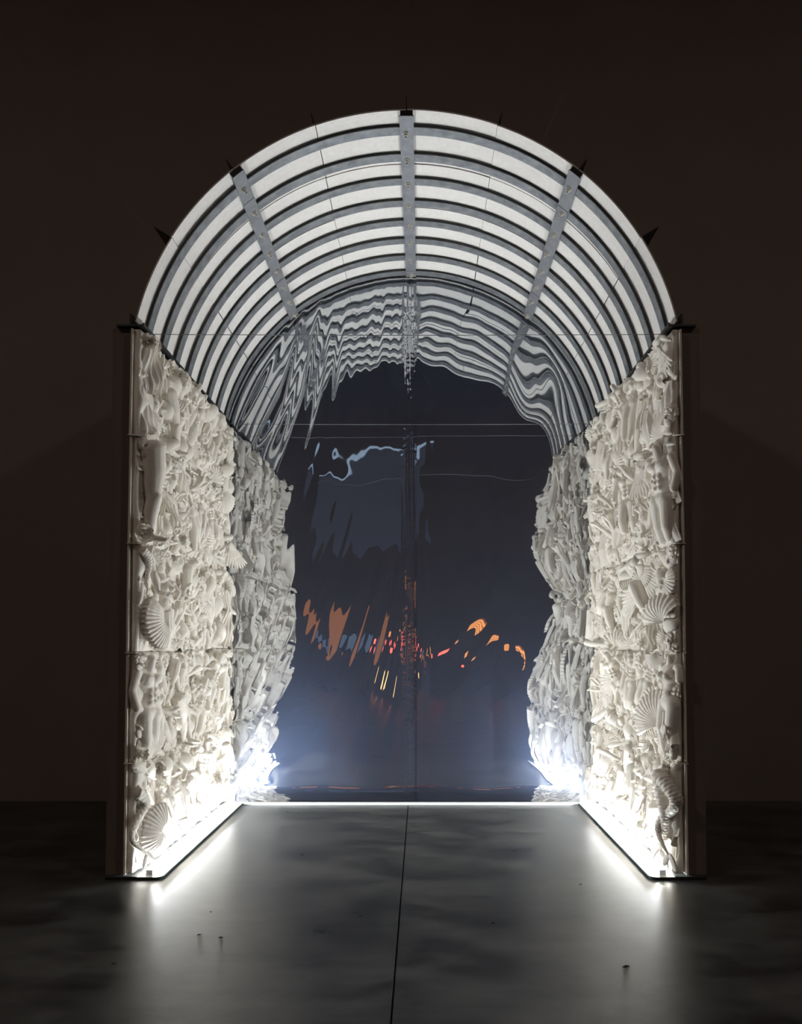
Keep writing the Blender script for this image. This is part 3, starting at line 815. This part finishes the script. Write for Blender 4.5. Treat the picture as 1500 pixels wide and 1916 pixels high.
SMALL = ['hand', 'foot', 'scallop_shell', 'whelk_shell', 'snail_shell', 'leaf', 'leaf', 'coral', 'rose', 'skull', 'starfish', 'knotted_snake', 'pebble_cluster', 'scallop_shell', 'head', 'head', 'auger_shell', 'drapery', 'drapery', 'whelk_shell', 'scallop_shell', 'scallop_shell', 'hand']
NCOL, NROW = 4, 5
PW = DEP / NCOL
CELL = .012

def panel_mesh(rs, pw, ph, notch=None):
    """white backing slab whose face swells into rubble-like lumps"""
    nu, nv = 34, 38
    U, V_ = np.meshgrid(np.linspace(.002, pw - .002, nu), np.linspace(.002, ph - .002, nv), indexing='ij')
    H = np.full(U.shape, .030)
    for _ in range(70):
        cu, cv, r, a = rs.uniform(0, pw), rs.uniform(0, ph), rs.uniform(.02, .07), rs.uniform(.01, .045)
        H = np.maximum(H, .02 + a * np.exp(-(((U - cu) / r) ** 2 + ((V_ - cv) / (r * rs.uniform(.8, 1.8))) ** 2)) + .012)
    top = np.stack([U, V_, H], -1)
    V, F = grid_vf(top)
    # side walls and back
    ring = [i * nv for i in range(nu)] + [(nu - 1) * nv + j for j in range(1, nv)] + [i * nv + nv - 1 for i in range(nu - 2, -1, -1)] + [j for j in range(nv - 2, 0, -1)]
    b0 = len(V); bot = V[ring] * [1, 1, 0]
    V = np.vstack([V, bot]); n = len(ring)
    F = F + [(ring[k], ring[(k + 1) % n], b0 + (k + 1) % n, b0 + k) for k in range(n)] + [tuple(b0 + k for k in range(n))]
    me = mesh_from('relief_panel', V, F)
    me.materials.append(M['plaster']); return me

GU, GV = np.meshgrid((np.arange(int(PW / CELL)) + .5) * CELL, (np.arange(int(ROWH / CELL)) + .5) * CELL, indexing='ij')

def footprint(u, v, a, hw, hh):
    du, dv = GU - u, GV - v
    p = (du * math.cos(a) + dv * math.sin(a)) / hw; q = (-du * math.sin(a) + dv * math.cos(a)) / hh
    return p ** 2 + q ** 2 < 1

def place(panel, kind, u, v, h, ang, zs, lift, rs, variant=None, flip=None, yaw=0.0):
    me, hw, hh = PIECE[kind][rs.randrange(len(PIECE[kind])) if variant is None else variant]
    o = obj(kind, me, None, panel)
    fx = (rs.choice((-1, 1)) if flip is None else flip)
    tx = rs.uniform(-.15, .15)
    lift += min(hw * h * abs(math.sin(yaw)) * .55, .05)
    T = Matrix.Rotation(yaw, 4, 'Y') @ Euler((tx, 0, ang)).to_matrix().to_4x4() @ Matrix.Diagonal((h * fx, h, h * zs, 1))
    low = (SAMPLE[me.name] @ np.array(T.to_3x3()).T)[:, 2].min() + lift
    if low < -.004: lift += min(-.004 - low, .07)
    o.matrix_local = Matrix.Translation((u, v, lift)) @ T
    return o

def fill_panel(panel, rs, heroes, m0=0, m1=0, mt=0, face=1, mb=0, edge=None):
    occ = np.zeros(GU.shape, bool); n = 0
    for kind, u, v, h, ang, zs, lift, var, flip in heroes:
        hw = PIECE[kind][var][1] * h
        place(panel, kind, u, v, h, ang, zs * 1.1, lift, rs, var, flip, face * rs.uniform(.25, .5))
        occ |= footprint(u, v, ang, max(hw * .85, .03), h * .46); n += 1
    if edge is not None:      # casts crowding the front edge of the wall
        v = .07 + mb
        while v < ROWH - .06:
            kind = rs.choice(('head', 'scallop_shell', 'drapery', 'whelk_shell', 'torso', 'hand', 'leg', 'pebble_cluster', 'wing', 'draped_figure'))
            lo, hi, zs, wt, tl = KINDS[kind]; h = min(rs.uniform(lo, hi), .30)
            var = rs.randrange(len(PIECE[kind])); d = max(rs.uniform(.045, .075), PIECE[kind][var][1] * h * .85); ang = rs.uniform(-.4, .4)
            u = d if edge == 0 else PW - d; vv = min(max(v, h * .48 + mb), ROWH - h * .5 - mt)
            place(panel, kind, u, vv, h, ang, zs, .028, rs, var, None, face * rs.uniform(.05, .35))
            occ |= footprint(u, vv, ang, max(PIECE[kind][var][1] * h * .7, .02), h * .4); n += 1
            v += h * rs.uniform(.55, .8)
    for names, tries, lim, ovl, mar in ((BIG, 30, 1 if heroes else 2, .15, .02), (MID, 110, 10, .22, .03), (SMALL, 200, 18, .32, .035), (SMALL, 120, 5, .5, .03)):
        got = 0
        for _ in range(tries):
            if got >= lim: break
            kind = rs.choice(names); lo, hi, zs, wt, tl = KINDS[kind]
            last = ovl >= .5
            h = rs.uniform(lo, hi) * (.72 if last else 1)
            var = rs.randrange(len(PIECE[kind])); hw = PIECE[kind][var][1] * h
            ang = rs.uniform(-tl, tl)
            if kind in ('figure', 'draped_figure', 'torso') and rs.random() < .12: ang += PI
            eu = math.hypot(hw * math.cos(ang), h / 2 * math.sin(ang)); ev = math.hypot(hw * math.sin(ang), h / 2 * math.cos(ang))
            if eu * 2 > PW + 2 * mar or ev * 2 > ROWH + 2 * mar: continue
            # spot: aim at a free cell
            free = np.argwhere(~occ)
            if len(free) < 8: break
            i, j = free[rs.randrange(len(free))]
            u = min(max(GU[i, j], eu - mar - m0), PW - eu + mar + m1); v = min(max(GV[i, j], ev + .002 + mb), ROWH - ev - .004 - mt)
            fp = footprint(u, v, ang, hw * .9, h * .46)
            if fp.sum() == 0 or (occ & fp).sum() / fp.sum() > ovl: continue
            lift = .030 + rs.uniform(-.006, .022) + (.02 if last else 0)
            place(panel, kind, u, v, h, ang, zs * rs.uniform(1.05, 1.4), lift, rs, var, None, face * rs.uniform(.15, .85))
            occ |= fp; got += 1; n += 1
    return n

# pieces that stand out in the front column, by (side, column, row from the floor)
# (kind, u along the wall, v up, height, turn, out scale, lift, variant, flip)
HERO = {
    ('left', 0, 3): [('leg', .09, .34, .66, .0, 1.1, .03, 0, 1)],
    ('left', 0, 1): [('torso', .13, .34, .66, .06, 1.1, .03, 1, 1)],
    ('left', 0, 2): [('scaly_tail', .05, .50, .34, .5, 1.0, .04, 0, 1), ('scallop_shell', .12, .17, .22, 2.0, .9, .05, 1, 1)],
    ('left', 0, 0): [('scallop_shell', .16, .24, .22, 1.2, .8, .05, 1, 1), ('scaly_tail', .02, .28, .50, .1, .8, .03, 1, 1)],
    ('left', 0, 4): [('drapery', .15, .46, .34, .1, 1.0, .03, 0, 1)],
    ('left', 3, 1): [('draped_figure', .47, .42, .50, .0, 1.0, .03, 0, 1)],
    ('right', 3, 1): [('torso', .545, .34, .66, -.03, 1.15, .03, 0, 1), ('hand', .585, .22, .20, PI, 1.0, .09, 0, 1)],
    ('right', 3, 3): [('torso', .50, .33, .64, .0, 1.15, .03, 1, -1)],
    ('right', 3, 0): [('scaly_tail', .49, .33, .62, .05, 1.15, .04, 0, 1), ('scaly_tail', .59, .33, .58, -.05, 1.1, .03, 1, 1)],
    ('right', 3, 2): [('scallop_shell', .49, .27, .20, .4, .8, .05, 0, 1), ('skull', .50, .44, .19, .3, .8, .05, 0, 1), ('forearm', .36, .45, .42, .35, 1.0, .03, 0, 1)],
    ('right', 0, 1): [('torso', .13, .40, .52, .05, 1.1, .03, 0, 1)],
    ('right', 1, 3): [('coral', .3, .25, .36, .0, 1.1, .03, 0, 1)],
    ('right', 2, 0): [('leg', .3, .3, .5, .1, 1.0, .03, 0, 1), ('hand', .17, .45, .24, 2.8, 1.0, .06, 1, 1)],
}
for side in ('left', 'right'):
    sg = -1 if side == 'left' else 1
    wl = thing('plaster_relief', f'tall white plaster relief crowded with cast shells, figures and limbs, {side} side of tunnel', 'relief', (sg * HALF, 0 if sg < 0 else DEP - .02, Z0))
    if sg < 0: R3 = Matrix(((0, 0, 1), (1, 0, 0), (0, 1, 0)))
    else: R3 = Matrix(((0, 0, -1), (-1, 0, 0), (0, 1, 0)))
    wl.matrix_world = Matrix.Translation((sg * HALF, 0 if sg < 0 else DEP - .02, Z0)) @ R3.to_4x4()
    wl['kind'] = 'thing'
    tot = 0
    for r in range(NROW):
        for c in range(NCOL):
            rs = random.Random(1000 * (sg + 2) + 31 * r + 7 * c + 3)
            ph = ROWH - .004 if r < NROW - 1 else ROWH - .006
            p = obj('relief_panel', panel_mesh(rs, PW - (.001 if c < NCOL - 1 else .02), ph), None, wl)
            p.location = (c * PW + rs.uniform(0, .002) - (.0 if sg < 0 else 0), r * ROWH + rs.uniform(-.001, .003), rs.uniform(-.006, .006))
            p.rotation_euler = (0, 0, rs.uniform(-.004, .004))
            tot += fill_panel(p, rs, HERO.get((side, c, r), []), -.04 if sg > 0 and c == 0 else 0, -.04 if sg < 0 and c == NCOL - 1 else 0, .012 if r == NROW - 1 else 0, sg, .05 if r == 0 else 0, 0 if (sg < 0 and c == 0) else (1 if (sg > 0 and c == NCOL - 1) else None))
    # thin flange between rows
    for r in range(1, NROW):
        obj('seam_flange', boxm('seam_flange', -.035 if sg < 0 else .0, DEP - .03 if sg < 0 else DEP + .015, r * ROWH - .0035, r * ROWH + .0005, -.024, .045), M['plaster'], wl)
    # thin backing sheets, one per row, reaching a little past the casts at the front
    for r in range(NROW):
        o = obj('backing_sheet', boxm('backing_sheet', -.022 if sg < 0 else .0, DEP - .03 if sg < 0 else DEP + .002, 0, ROWH - .006, -.020, -.008), M['plaster'], wl)
        o.location = (0, r * ROWH, 0)
        o.rotation_euler = (rs.uniform(-.004, .010), 0, rs.uniform(-.003, .003))
    print('pieces', side, tot)
